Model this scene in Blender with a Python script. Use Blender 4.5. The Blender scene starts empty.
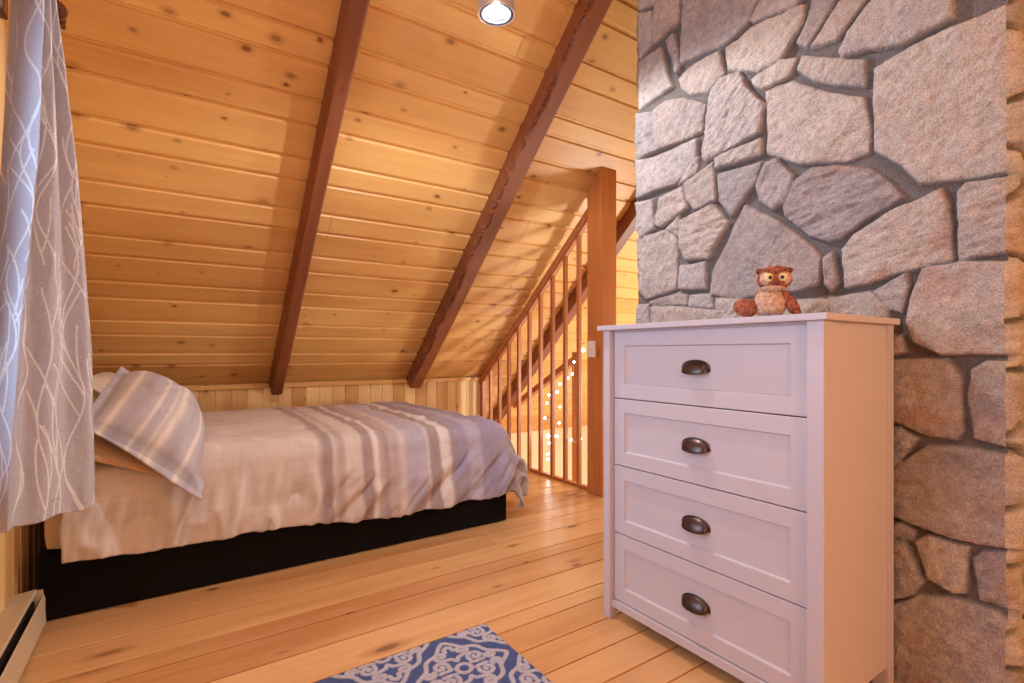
import bpy, bmesh, math, random
import numpy as np
from mathutils import Vector, Matrix

random.seed(4)
rng = np.random.default_rng(7)
sc = bpy.context.scene
COL = sc.collection

# ------------------------------------------------------------------ camera, world, lights, exposure
F = np.array([.5577, .8300]); RR = np.array([.8300, -.5577]); FPX = 508.0; HZ = 352.0; CAMZ = 1.0
cam = bpy.data.cameras.new('camera'); camo = bpy.data.objects.new('camera', cam); COL.objects.link(camo)
camo.location = (0, 0, CAMZ)
camo.rotation_euler = (math.pi/2, 0, -math.atan2(F[0], F[1]))
cam.sensor_width = 36.0; cam.lens = FPX/1024*36
cam.shift_y = (HZ-341.5)/1024
cam.clip_start = .02
sc.camera = camo
sc.view_settings.view_transform = 'Standard'
try: sc.view_settings.look = 'None'
except Exception: pass
sc.view_settings.gamma = 1.0
sc.view_settings.use_curve_mapping = False
sc.view_settings.exposure = 0.0

W = bpy.data.worlds.new('world'); sc.world = W; W.use_nodes = True
W.node_tree.nodes['Background'].inputs[0].default_value = (.45, .65, 1.0, 1)
W.node_tree.nodes['Background'].inputs[1].default_value = 2.0

def light(name, kind, loc, power, color, size=.1, rot=None, size_y=None):
    l = bpy.data.lights.new(name, kind); o = bpy.data.objects.new(name, l); COL.objects.link(o)
    o.location = loc; l.energy = power; l.color = color
    if kind == 'AREA':
        l.size = size
        if size_y: l.shape = 'RECTANGLE'; l.size_y = size_y
    else: l.shadow_soft_size = size
    if rot: o.rotation_euler = rot
    return o
PI = math.pi
LAMP = (1.09, 1.735, 2.36)
_l = light('ceiling_lamp_light', 'SPOT', (LAMP[0], LAMP[1], LAMP[2]+.006), 58, (.88, .93, 1.0), .012)
light('room_fill_high', 'POINT', (.0, .1, 3.35), 20, (1.0, .95, .90), .2)  # added fill without a fixture, brightens the upper ceiling and stone
_l.data.spot_size = math.radians(178); _l.data.spot_blend = .3
light('window_daylight', 'AREA', (-.66, 1.40, 1.4), 28, (.48, .70, 1.0), 1.2, (0, -PI/2, 0), 1.1)
light('room_fill_behind', 'POINT', (.15, -1.5, 1.45), 36, (.98, .93, .93), .35)  # unseen fill added behind the camera to lift the lower ceiling
light('room_lamp_right', 'POINT', (1.75, -1.7, 1.7), 40, (1.0, .68, .34), .25)
light('stair_light', 'POINT', (3.95, 2.15, .55), 105, (.97, .97, .93), .12)
light('stair_light_low', 'POINT', (4.0, 3.3, -1.2), 50, (.98, .97, .93), .25)

# ------------------------------------------------------------------ helpers
def P(u, d=None, x=None, y=None, z=None, v=None):
    """a reading of the place: the world point on a sight line at a plane"""
    k = (u-512)/FPX; dr = F+RR*k
    if x is not None: d = x/dr[0]
    elif y is not None: d = y/dr[1]
    elif z is not None and v is not None and d is None: d = (z-CAMZ)*FPX/(HZ-v)
    zz = CAMZ+(HZ-v)/FPX*d if v is not None else z
    return (dr[0]*d, dr[1]*d, zz)

def empty(name, loc=(0, 0, 0), rz=0, label=None, cat=None, group=None, kind=None):
    o = bpy.data.objects.new(name, None); COL.objects.link(o); o.location = loc; o.rotation_euler.z = rz
    o.empty_display_size = .05
    return tag(o, label, cat, group, kind)
def tag(o, label=None, cat=None, group=None, kind=None):
    if label: o['label'] = label
    if cat: o['category'] = cat
    if group: o['group'] = group
    if kind: o['kind'] = kind
    return o
def link(name, me, mat=None, parent=None, smooth=False):
    o = bpy.data.objects.new(name, me); COL.objects.link(o)
    if mat: me.materials.append(mat)
    if smooth:
        for p in me.polygons: p.use_smooth = True
    if parent: o.parent = parent
    return o
def obj(name, bm, mat=None, parent=None, smooth=False, loc=None):
    me = bpy.data.meshes.new(name); bm.to_mesh(me); bm.free()
    o = link(name, me, mat, parent, smooth)
    if loc: o.location = loc
    return o
def box(bm, a, b, bev=0, M=None, segs=2):
    r = bmesh.ops.create_cube(bm, size=1)
    vs = r['verts']
    for v in vs:
        v.co = Vector([(a[i]+b[i])/2+v.co[i]*(b[i]-a[i]) for i in range(3)])
    if bev:
        es = list({e for v in vs for e in v.link_edges})
        g = bmesh.ops.bevel(bm, geom=es, offset=bev, segments=segs, profile=.7, affect='EDGES')
        vs = list({v for f in g['faces'] for v in f.verts} | {v for v in vs if v.is_valid})
    if M is not None:
        bmesh.ops.transform(bm, matrix=M, verts=vs)
    return vs
def boxo(name, a, b, mat, parent=None, bev=.003, M=None):
    bm = bmesh.new(); box(bm, a, b, bev, M); return obj(name, bm, mat, parent)
def grid_mesh(name, V, cols=None, closed_u=False, uv=None):
    """V: (n,m,3) array -> mesh; cols: (n,m,3) linear colours -> point attribute 'col'"""
    n, m = V.shape[:2]
    me = bpy.data.meshes.new(name)
    idx = np.arange(n*m).reshape(n, m)
    if closed_u: idx = np.vstack([idx, idx[:1]])
    q = np.stack([idx[:-1, :-1], idx[1:, :-1], idx[1:, 1:], idx[:-1, 1:]], -1).reshape(-1, 4)
    me.vertices.add(n*m); me.vertices.foreach_set('co', V.reshape(-1).astype(np.float32))
    me.loops.add(q.size); me.loops.foreach_set('vertex_index', q.reshape(-1).astype(np.int32))
    me.polygons.add(len(q))
    me.polygons.foreach_set('loop_start', np.arange(0, q.size, 4, dtype=np.int32))
    me.polygons.foreach_set('use_smooth', np.ones(len(q), dtype=bool))
    me.update(calc_edges=True); me.validate()
    if cols is not None:
        at = me.attributes.new('col', 'FLOAT_COLOR', 'POINT')
        c = np.concatenate([cols.reshape(-1, 3), np.ones((n*m, 1))], 1).astype(np.float32)
        at.data.foreach_set('color', c.reshape(-1))
    return me
def vnoise(x, y, seed=0):
    xi = np.floor(x).astype(np.int64); yi = np.floor(y).astype(np.int64)
    fx = x-xi; fy = y-yi
    fx = fx*fx*(3-2*fx); fy = fy*fy*(3-2*fy)
    def h(a, b):
        n = (a*374761393+b*668265263+seed*362437) & 0x7fffffff
        n = ((n ^ (n >> 13))*1274126177) & 0x7fffffff
        return ((n ^ (n >> 16)) & 0xffff)/65535.0
    return (h(xi, yi)*(1-fx)+h(xi+1, yi)*fx)*(1-fy)+(h(xi, yi+1)*(1-fx)+h(xi+1, yi+1)*fx)*fy
def fbm(x, y, seed=0, o=4, g=.5):
    s = 0; a = 1; t = 0
    for i in range(o):
        s = s+a*vnoise(x*2**i, y*2**i, seed+i*17); t += a; a *= g
    return s/t-.5
def sstep(a, b, x):
    t = np.clip((x-a)/(b-a), 0, 1); return t*t*(3-2*t)
def srgb(r, g, b):
    return tuple(((c/255+.055)/1.055)**2.4 if c/255 > .04045 else c/255/12.92 for c in (r, g, b))
def lathe(bm, prof, seg=24, M=None):
    rings = []
    for r, z in prof:
        rings.append([bm.verts.new((r*math.cos(2*PI*i/seg), r*math.sin(2*PI*i/seg), z)) for i in range(seg)] if r > 1e-6 else [bm.verts.new((0, 0, z))])
    for a, b in zip(rings, rings[1:]):
        for i in range(seg):
            j = (i+1) % seg
            if len(a) == 1 and len(b) == 1: continue
            if len(a) == 1: bm.faces.new((a[0], b[j], b[i]))
            elif len(b) == 1: bm.faces.new((a[i], a[j], b[0]))
            else: bm.faces.new((a[i], a[j], b[j], b[i]))
    vs = [v for r in rings for v in r]
    if M is not None: bmesh.ops.transform(bm, matrix=M, verts=vs)
    bmesh.ops.recalc_face_normals(bm, faces=bm.faces)
def tube(bm, pts, r, seg=8):
    pts = [Vector(p) for p in pts]; rings = []
    up = Vector((0, 0, 1))
    for i, p in enumerate(pts):
        t = (pts[min(i+1, len(pts)-1)]-pts[max(i-1, 0)]).normalized()
        a = t.cross(up)
        if a.length < 1e-3: a = t.cross(Vector((1, 0, 0)))
        a.normalize(); b = a.cross(t)
        rr = r[i] if isinstance(r, (list, tuple)) else r
        rings.append([bm.verts.new(p+(a*math.cos(2*PI*k/seg)+b*math.sin(2*PI*k/seg))*rr) for k in range(seg)])
    for A, B in zip(rings, rings[1:]):
        for k in range(seg):
            bm.faces.new((A[k], A[(k+1) % seg], B[(k+1) % seg], B[k]))
    bm.faces.new(rings[0][::-1]); bm.faces.new(rings[-1])

# ------------------------------------------------------------------ materials
def mat(name, base=(.8, .8, .8), rough=.5, metal=0, spec=.5):
    m = bpy.data.materials.new(name); m.use_nodes = True
    b = m.node_tree.nodes['Principled BSDF']
    b.inputs['Base Color'].default_value = (*base, 1); b.inputs['Roughness'].default_value = rough
    b.inputs['Metallic'].default_value = metal; b.inputs['Specular IOR Level'].default_value = spec
    return m
class N:
    def __init__(s, m): s.t = m.node_tree; s.b = s.t.nodes['Principled BSDF']
    def n(s, typ, **kw):
        nd = s.t.nodes.new(typ)
        for k, v in kw.items():
            if k.startswith('i_'):
                key = k[2:]; key = int(key) if key.isdigit() else key.replace('_', ' ')
                nd.inputs[key].default_value = v
            else: setattr(nd, k, v)
        return nd
    def l(s, a, b): s.t.links.new(a, b)
    def ramp(s, fac, stops):
        r = s.n('ShaderNodeValToRGB'); e = r.color_ramp.elements
        while len(e) < len(stops): e.new(.5)
        for q, (p, c) in zip(e, stops): q.position = p; q.color = (*c, 1) if len(c) == 3 else c
        s.l(fac, r.inputs[0]); return r.outputs[0]
    def mix(s, fac, a, b, typ='MIX'):
        m = s.n('ShaderNodeMix', data_type='RGBA', blend_type=typ)
        for i, v in ((0, fac), (6, a), (7, b)):
            if hasattr(v, 'is_output'): s.l(v, m.inputs[i])
            else: m.inputs[i].default_value = v if i == 0 else (*v, 1)
        return m.outputs[2]
    def math(s, op, a, b=None):
        m = s.n('ShaderNodeMath', operation=op)
        for i, v in ((0, a), (1, b)):
            if v is None: continue
            if hasattr(v, 'is_output'): s.l(v, m.inputs[i])
            else: m.inputs[i].default_value = v
        return m.outputs[0]
    def bump(s, h, strength=.2, dist=.01):
        b = s.n('ShaderNodeBump'); b.inputs['Strength'].default_value = strength; b.inputs['Distance'].default_value = dist
        s.l(h, b.inputs['Height']); s.l(b.outputs[0], s.b.inputs['Normal'])

def wood(name, dark, light_, knot=(.10, .04, .015), knots=.5, rough=.4, var=.35, spec=.5, ks=(2.6, 7.0)):
    """boards: UV u runs along the grain in metres, v across; 'rnd' differs per board"""
    m = mat(name, rough=rough, spec=spec); g = N(m)
    uv = g.n('ShaderNodeUVMap').outputs[0]
    rnd = g.n('ShaderNodeAttribute', attribute_name='rnd').outputs['Fac']
    off = g.n('ShaderNodeCombineXYZ'); g.l(g.math('MULTIPLY', rnd, 37.0), off.inputs[0]); g.l(g.math('MULTIPLY', rnd, 11.0), off.inputs[1]); g.l(g.math('MULTIPLY', rnd, 5.0), off.inputs[2])
    v0 = g.n('ShaderNodeVectorMath', operation='ADD'); g.l(uv, v0.inputs[0]); g.l(off.outputs[0], v0.inputs[1])
    # knots
    mp = g.n('ShaderNodeMapping'); mp.inputs['Scale'].default_value = (ks[0], ks[1], 1); g.l(v0.outputs[0], mp.inputs[0])
    vo = g.n('ShaderNodeTexVoronoi', feature='F1'); vo.inputs['Scale'].default_value = 1.0; vo.voronoi_dimensions = '2D'; vo.inputs['Randomness'].default_value = 1
    g.l(mp.outputs[0], vo.inputs['Vector'])
    sep = g.n('ShaderNodeSeparateColor'); g.l(vo.outputs['Color'], sep.inputs[0])
    sz = g.math('MAXIMUM', g.math('SUBTRACT', sep.outputs[0], 1-knots), .0001)
    size = g.math('MULTIPLY', g.math('POWER', g.math('DIVIDE', sz, knots), 1.8), .15)
    kn = g.math('SUBTRACT', 1.0, g.math('DIVIDE', vo.outputs['Distance'], g.math('ADD', size, .0005)))
    halo = g.n('ShaderNodeMapRange', interpolation_type='SMOOTHSTEP'); g.l(kn, halo.inputs[0])
    halo.inputs[1].default_value = -1.2; halo.inputs[2].default_value = .1
    core = g.n('ShaderNodeMapRange', interpolation_type='SMOOTHSTEP'); g.l(kn, core.inputs[0])
    core.inputs[1].default_value = 0; core.inputs[2].default_value = .45
    # grain bends round knots
    warp = g.n('ShaderNodeCombineXYZ'); g.l(g.math('MULTIPLY', halo.outputs[0], .03), warp.inputs[1])
    v1 = g.n('ShaderNodeVectorMath', operation='ADD'); g.l(v0.outputs[0], v1.inputs[0]); g.l(warp.outputs[0], v1.inputs[1])
    mg = g.n('ShaderNodeMapping'); mg.inputs['Scale'].default_value = (1.3, 26, 1); g.l(v1.outputs[0], mg.inputs[0])
    n1 = g.n('ShaderNodeTexNoise'); n1.inputs['Scale'].default_value = 1.5; n1.inputs['Detail'].default_value = 6; n1.inputs['Distortion'].default_value = .6
    g.l(mg.outputs[0], n1.inputs['Vector'])
    nd = g.n('ShaderNodeTexNoise'); nd.inputs['Scale'].default_value = 30; g.l(v0.outputs[0], nd.inputs['Vector'])
    m2 = g.n('ShaderNodeMapping'); m2.inputs['Scale'].default_value = (.8, 4, 1); g.l(v0.outputs[0], m2.inputs[0])
    n2 = g.n('ShaderNodeTexNoise'); n2.inputs['Scale'].default_value = 1.2; n2.inputs['Detail'].default_value = 3; g.l(m2.outputs[0], n2.inputs['Vector'])
    f = g.math('ADD', g.math('MULTIPLY', n1.outputs['Fac'], .34), g.math('MULTIPLY', n2.outputs['Fac'], .66))
    r3 = g.math('MULTIPLY', g.math('SUBTRACT', rnd, .5), var)
    f = g.math('ADD', f, r3)
    c = g.ramp(f, [(.25, dark), (.75, light_)])
    c = g.mix(g.math('MULTIPLY', halo.outputs[0], .45), c, tuple(x*.75 for x in dark))
    c = g.mix(g.math('MULTIPLY', core.outputs[0], g.math('ADD', g.math('MULTIPLY', sep.outputs[1], .7), .25)), c, knot)
    g.l(c, g.b.inputs['Base Color'])
    g.bump(n1.outputs['Fac'], .08, .004)
    return m
M_ceil = wood('knotty_pine', srgb(208, 148, 80), srgb(240, 192, 118), knot=srgb(128, 72, 34), knots=.42, rough=.42, ks=(5.2, 8.5), var=.3)
M_wallw = wood('pale_pine', srgb(206, 152, 88), srgb(246, 208, 146), knot=srgb(120, 70, 30), knots=.3, rough=.45, var=.5)
M_floor = wood('fir_floor', srgb(196, 134, 80), srgb(236, 186, 128), knot=srgb(92, 48, 28), knots=.4, rough=.27, var=.30, ks=(2.4, 7))
M_beam = wood('stained_beam', srgb(98, 50, 26), srgb(158, 92, 56), knot=srgb(50, 22, 12), knots=.25, rough=.45, var=.2)
M_post = wood('stained_post', srgb(158, 84, 40), srgb(216, 132, 68), knot=srgb(80, 34, 14), knots=.3, rough=.4, var=.2)
M_rail = wood('railing_wood', srgb(160, 88, 46), srgb(204, 130, 78), knots=.1, rough=.4, var=.2)
M_cream = mat('cream_plaster', srgb(236, 214, 176), .8)

def colattr(name, rough=.8, bump_scale=None, bump=.2, dist=.002, sheen=0, spec=.3, vlo=.86, vhi=1.1):
    m = mat(name, rough=rough, spec=spec); g = N(m)
    c = g.n('ShaderNodeAttribute', attribute_name='col').outputs['Color']
    g.l(c, g.b.inputs['Base Color'])
    if bump_scale:
        tc = g.n('ShaderNodeTexCoord').outputs['Object']
        n = g.n('ShaderNodeTexNoise'); n.inputs['Scale'].default_value = bump_scale; n.inputs['Detail'].default_value = 5
        g.l(tc, n.inputs['Vector']); g.bump(n.outputs['Fac'], bump, dist)
        v = g.n('ShaderNodeMapRange'); g.l(n.outputs['Fac'], v.inputs[0]); v.inputs[1].default_value = .3; v.inputs[2].default_value = .7; v.inputs[3].default_value = vlo; v.inputs[4].default_value = vhi
        mm = g.n('ShaderNodeVectorMath', operation='SCALE'); g.l(c, mm.inputs[0]); g.l(v.outputs[0], mm.inputs['Scale'])
        g.l(mm.outputs[0], g.b.inputs['Base Color'])
    g.b.inputs['Sheen Weight'].default_value = sheen
    return m
M_stone = colattr('fieldstone', .85, 190, .9, .006, vlo=.74, vhi=1.24)
M_cloth = colattr('linen', .9, 300, .25, .001, .15)
M_pillow = colattr('pillow_cotton', .9, 240, .25, .001, .1)
M_rug = colattr('rug_pile', .95, 500, .5, .003)
def add_translucency(m, amt):
    t = m.node_tree; b = t.nodes['Principled BSDF']; out = t.nodes['Material Output']
    tr = t.nodes.new('ShaderNodeBsdfTranslucent'); mx = t.nodes.new('ShaderNodeMixShader'); mx.inputs[0].default_value = amt
    src = b.inputs['Base Color'].links[0].from_socket
    t.links.new(src, tr.inputs[0]); t.links.new(b.outputs[0], mx.inputs[1]); t.links.new(tr.outputs[0], mx.inputs[2]); t.links.new(mx.outputs[0], out.inputs[0])
M_curt = colattr('curtain_sateen', .55, 200, .15, .001, .3); add_translucency(M_curt, .3)
M_white = mat('white_paint', srgb(207, 194, 196), .42)
M_bronze = mat('dark_bronze', srgb(92, 74, 68), .34, .9)
M_black = mat('black_fabric', srgb(13, 8, 9), .9, spec=.2)
M_matt = mat('cream_mattress', srgb(214, 186, 150), .9)
M_tan = mat('tan_cotton', srgb(196, 150, 112), .9)
M_steel = mat('brushed_nickel', srgb(226, 224, 226), .3, .6)
M_heat = mat('beige_enamel', srgb(206, 184, 152), .4)
M_heatd = mat('heater_slot', srgb(38, 28, 24), .7)
M_plate = mat('switch_plastic', srgb(232, 210, 186), .4)
M_wine = mat('wine_resin', srgb(92, 42, 34), .25)
def emis(name, col, s):
    m = bpy.data.materials.new(name); m.use_nodes = True; b = m.node_tree.nodes['Principled BSDF']
    b.inputs['Base Color'].default_value = (*col, 1); b.inputs['Emission Color'].default_value = (*col, 1); b.inputs['Emission Strength'].default_value = s
    return m
M_lens = emis('lamp_lens', (1, .97, .95), 14)
M_bulb = emis('fairy_bulb', (1, .95, .88), 30)
M_glass = bpy.data.materials.new('window_glass'); M_glass.use_nodes = True
_t = M_glass.node_tree; _t.nodes.remove(_t.nodes['Principled BSDF'])
_a = _t.nodes.new('ShaderNodeBsdfTransparent'); _g = _t.nodes.new('ShaderNodeBsdfGlossy'); _g.inputs['Roughness'].default_value = .02; _m = _t.nodes.new('ShaderNodeMixShader'); _f = _t.nodes.new('ShaderNodeFresnel')
_t.links.new(_f.outputs[0], _m.inputs[0]); _t.links.new(_a.outputs[0], _m.inputs[1]); _t.links.new(_g.outputs[0], _m.inputs[2]); _t.links.new(_m.outputs[0], _t.nodes['Material Output'].inputs[0])

# ------------------------------------------------------------------ boards
def boards(name, m, origin, ea, ec, n, length, widths, th=.02, groove=.006, bev=.006, joints=0.0, parent=None, clip=None, seg_len=(1.6, 3.2), kind='structure'):
    """boards side by side: ea along, ec across, n out of the face"""
    bm = bmesh.new(); uvl = bm.loops.layers.uv.new('UVMap'); rl = bm.verts.layers.float.new('rnd')
    O = Vector(origin); ea = Vector(ea).normalized(); ec = Vector(ec).normalized(); n = Vector(n).normalized()
    c = 0.0
    for w in widths:
        a = 0.0; spans = []
        L0, L1 = (0, length) if clip is None else clip(c+w/2)
        a = L0
        while a < L1-1e-6:
            b = L1
            if joints and random.random() < joints:
                b = min(L1, a+random.uniform(*seg_len))
                if L1-b < .4: b = L1
            spans.append((a, b)); a = b
        for a, b in spans:
            r = random.random(); g = .0012
            sec = [(c, -groove), (c+bev*.4, -groove), (c+bev, 0), (c+w-bev, 0), (c+w-bev*.4, -groove), (c+w, -groove)]
            rows = []
            for al in (a+g*(a > L0), b-g*(b < L1)):
                row = []
                for cc, h in sec:
                    v = bm.verts.new(O+ea*al+ec*cc+n*h); v[rl] = r; row.append((v, al, cc))
                rows.append(row)
            for i in range(len(sec)-1):
                q = [rows[0][i], rows[1][i], rows[1][i+1], rows[0][i+1]]
                f = bm.faces.new([x[0] for x in q])
                for lp, x in zip(f.loops, q): lp[uvl].uv = (x[1], x[2])
        c += w
    bmesh.ops.recalc_face_normals(bm, faces=bm.faces)
    # orient to n
    for f in bm.faces:
        if f.normal.dot(n) < 0: f.normal_flip()
    # backing slab for thickness
    cs = [O-n*(groove+.001), O+ea*length-n*(groove+.001), O+ea*length+ec*c-n*(groove+.001), O+ec*c-n*(groove+.001)]
    if clip is None:
        f1 = [bm.verts.new(p) for p in cs]; f2 = [bm.verts.new(p-n*th) for p in cs]
        bm.faces.new(f1); bm.faces.new(f2[::-1])
        for i in range(4): bm.faces.new((f1[i], f1[(i+1) % 4], f2[(i+1) % 4], f2[i]))
    o = obj(name, bm, m, parent)
    if kind and not parent: o['kind'] = kind
    return o
def wood_box(name, a, b, m, parent=None, bev=.004, axis=2, M=None, rough_edge=None):
    """timber with UVs along its long axis"""
    bm = bmesh.new(); box(bm, a, b, bev)
    uvl = bm.loops.layers.uv.new('UVMap'); rl = bm.verts.layers.float.new('rnd'); r = random.random()
    ax = [i for i in range(3) if i != axis]
    for v in bm.verts: v[rl] = r
    for f in bm.faces:
        nn = f.normal; k = ax[1] if abs(nn[ax[0]]) > abs(nn[ax[1]]) else ax[0]
        for lp in f.loops: lp[uvl].uv = (lp.vert.co[axis], lp.vert.co[k]+(.37 if k == ax[0] else 0))
    if M is not None: bm.transform(M)
    return obj(name, bm, m, parent)

# ------------------------------------------------------------------ room shell
XL, XR, YK, ZK = -.46, 4.95, 4.28, .76          # left wall, far gable, knee wall, its height
TAN = .885; CA = 1/math.sqrt(1+TAN*TAN); SA = TAN*CA
YR = .45; ZR = ZK+(YK-YR)*TAN; YLOW = 5.14; ZLOW = ZK-(YLOW-YK)*TAN; YN = -3.4
def zc(y): return ZK+(YK-y)*TAN

# floor: boards run along x
yb = [4.28]
fl_lines = [1.12, 1.25, 1.385, 1.52, 1.61, 1.79, 1.96, 2.06, 2.24]
ws = []; y = YN
while y < 1.12-.2: w = random.uniform(.10, .17); ws.append(w); y += w
ws.append(1.12-y); ws += [b-a for a, b in zip(fl_lines, fl_lines[1:])]; y = 2.24
while y < 4.28-.2: w = random.uniform(.10, .17); ws.append(w); y += w
ws.append(4.28-y)
boards('floor', M_floor, (XL, YN, 0), (1, 0, 0), (0, 1, 0), (0, 0, 1), 2.56-XL, ws, th=.2, groove=.011, bev=.0036, joints=.3)
# ceiling slope above the bed, boards run along x
def ygrid(u, vs):
    k = (u-512)/FPX; dr = F+RR*k; out = []
    for v in vs:
        d = (ZK+YK*TAN-CAMZ)/((HZ-v)/FPX+TAN*dr[1]); out.append(d*dr[1])
    return out
ys = ygrid(90, [366, 353.7, 334, 319.5, 296.6, 279.6, 253.6, 233.7, 204, 180, 143.5, 117, 74.6, 42.4, -4])
ys = [YLOW]+list(np.linspace(YLOW, YK, 7))[1:]+ys
y = ys[-1]; alt = 0
while y > YR+.25:
    y -= (.15 if alt else .095)*random.uniform(.95, 1.05); alt = 1-alt; ys.append(y)
ys.append(YR)
ws = [(a-b)/CA for a, b in zip(ys, ys[1:])]
boards('ceiling', M_ceil, (XL, YLOW, ZLOW), (1, 0, 0), (0, -CA, SA), (0, -SA, -CA), XR-XL, ws, joints=.45, groove=.012, bev=.015, seg_len=(1.2, 3.6))
nb = 26; Ls = math.hypot(YR-YN, (YR-YN)*TAN)
boards('ceiling_near', M_ceil, (XL, YN, ZR-(YR-YN)*TAN), (1, 0, 0), (0, CA, SA), (0, SA, -CA), XR-XL, [Ls/nb]*nb, groove=.009, bev=.011, joints=.3)
# knee wall, vertical boards
nb = 29
boards('wall_far', M_wallw, (XL, YK, -.0), (0, 0, 1), (1, 0, 0), (0, -1, 0), ZK, [(2.56-XL)/nb*(1+.0)]*nb, groove=.006, bev=.006)
wood_box('trim_1', (XL, YK-.02, ZK-.035), (2.5, YK-.001, ZK-.002), M_ceil, axis=0, bev=.004)['kind'] = 'structure'
# left gable wall with window opening
WY0, WY1, WZ0, WZ1 = .85, 1.93, .66, 2.02
def lclip_full(c):
    y_ = YN+c
    return 0, (zc(y_) if y_ > YR else ZR-(YR-y_)*TAN)
def wall_piece(name, y0, y1, z0, z1fun, m=M_wallw):
    nb_ = max(1, round((y1-y0)/.105)); w = (y1-y0)/nb_
    bm_clip = lambda c: (z0, z1fun(y0+c))
    return boards(name, m, (XL, y0, 0), (0, 0, 1), (0, 1, 0), (1, 0, 0), 1, [w]*nb_, clip=bm_clip, groove=.006, bev=.006)
def ztop(y_): return (zc(y_) if y_ > YR else ZR-(YR-y_)*TAN)+.05
wp = [wall_piece('wall_left', YN, WY0, 0, ztop), wall_piece('wall_left_far', WY1, YK, 0, ztop),
      wall_piece('wall_left_low', WY0, WY1, 0, lambda y_: WZ0), wall_piece('wall_left_high', WY0, WY1, WZ1, ztop)]
# outer skin keeps daylight out
def skin(name, pts, m, kind='structure'):
    bm = bmesh.new(); vs = [bm.verts.new(p) for p in pts]; bm.faces.new(vs); o = obj(name, bm, m)
    o['kind'] = kind; return o
bm = bmesh.new()
box(bm, (XL-.12, YN, -.2), (XL-.012, WY0, 5)); box(bm, (XL-.12, WY1, -.2), (XL-.012, YLOW, 5))
box(bm, (XL-.12, WY0, -.2), (XL-.012, WY1, WZ0)); box(bm, (XL-.12, WY0, WZ1), (XL-.012, WY1, 5))
obj('wall_left_core', bm, M_cream)['kind'] = 'structure'
# window
bm = bmesh.new(); t = .05
for a, b in (((WY0, WZ0), (WY1, WZ0+t)), ((WY0, WZ1-t), (WY1, WZ1)), ((WY0, WZ0), (WY0+t, WZ1)), ((WY1-t, WZ0), (WY1, WZ1)), ((WY0, (WZ0+WZ1)/2-.02), (WY1, (WZ0+WZ1)/2+.02))):
    box(bm, (XL-.09, a[0], a[1]), (XL-.04, b[0], b[1]), .004)
win = obj('window_1', bm, M_white); win['kind'] = 'structure'
boxo('window_pane', (XL-.068, WY0+.04, WZ0+.04), (XL-.062, WY1-.04, WZ1-.04), M_glass, win, 0)
cas = bmesh.new()
for a, b in (((WY0-.08, WZ0-.08), (WY1+.08, WZ0)), ((WY0-.08, WZ1), (WY1+.08, WZ1+.08)), ((WY0-.08, WZ0), (WY0, WZ1)), ((WY1, WZ0), (WY1+.08, WZ1))):
    box(cas, (XL, a[0], a[1]), (XL+.018, b[0], b[1]), .003)
obj('trim_2', cas, M_rail)['kind'] = 'structure'
# right gable, near wall, stairwell
def panel(name, pts, m): return skin(name, pts, m)
panel('wall_right', [(XR, YN, -2.5), (XR, YLOW, -2.5), (XR, YLOW, ZLOW), (XR, YR, ZR+.02), (XR, YN, ZR-(YR-YN)*TAN)], M_cream)
panel('wall_near', [(XL, YN, -2.5), (XR, YN, -2.5), (XR, YN, 1.2), (XL, YN, 1.2)], M_cream)
panel('wall_stairwell', [(2.55, YLOW, -2.5), (XR, YLOW, -2.5), (XR, YLOW, ZLOW+.02), (2.55, YLOW, ZLOW+.02)], M_cream)
panel('wall_stairwell_side', [(2.56, YN, -2.5), (2.56, YLOW, -2.5), (2.56, YLOW, -.2), (2.56, YN, -.2)], M_cream)
nb = 44
boards('floor_lower', M_floor, (2.5, YN, -2.5), (1, 0, 0), (0, 1, 0), (0, 0, 1), XR-2.5, [(YLOW-YN)/nb]*nb, groove=.003, bev=.002)
# end face of the knee-wall cavity beside the stairwell
panel('wall_far_end', [(2.56, YK-.001, -.2), (2.56, YLOW, -.2), (2.56, YLOW, ZLOW), (2.56, YK-.001, ZK)], M_wallw)

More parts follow.
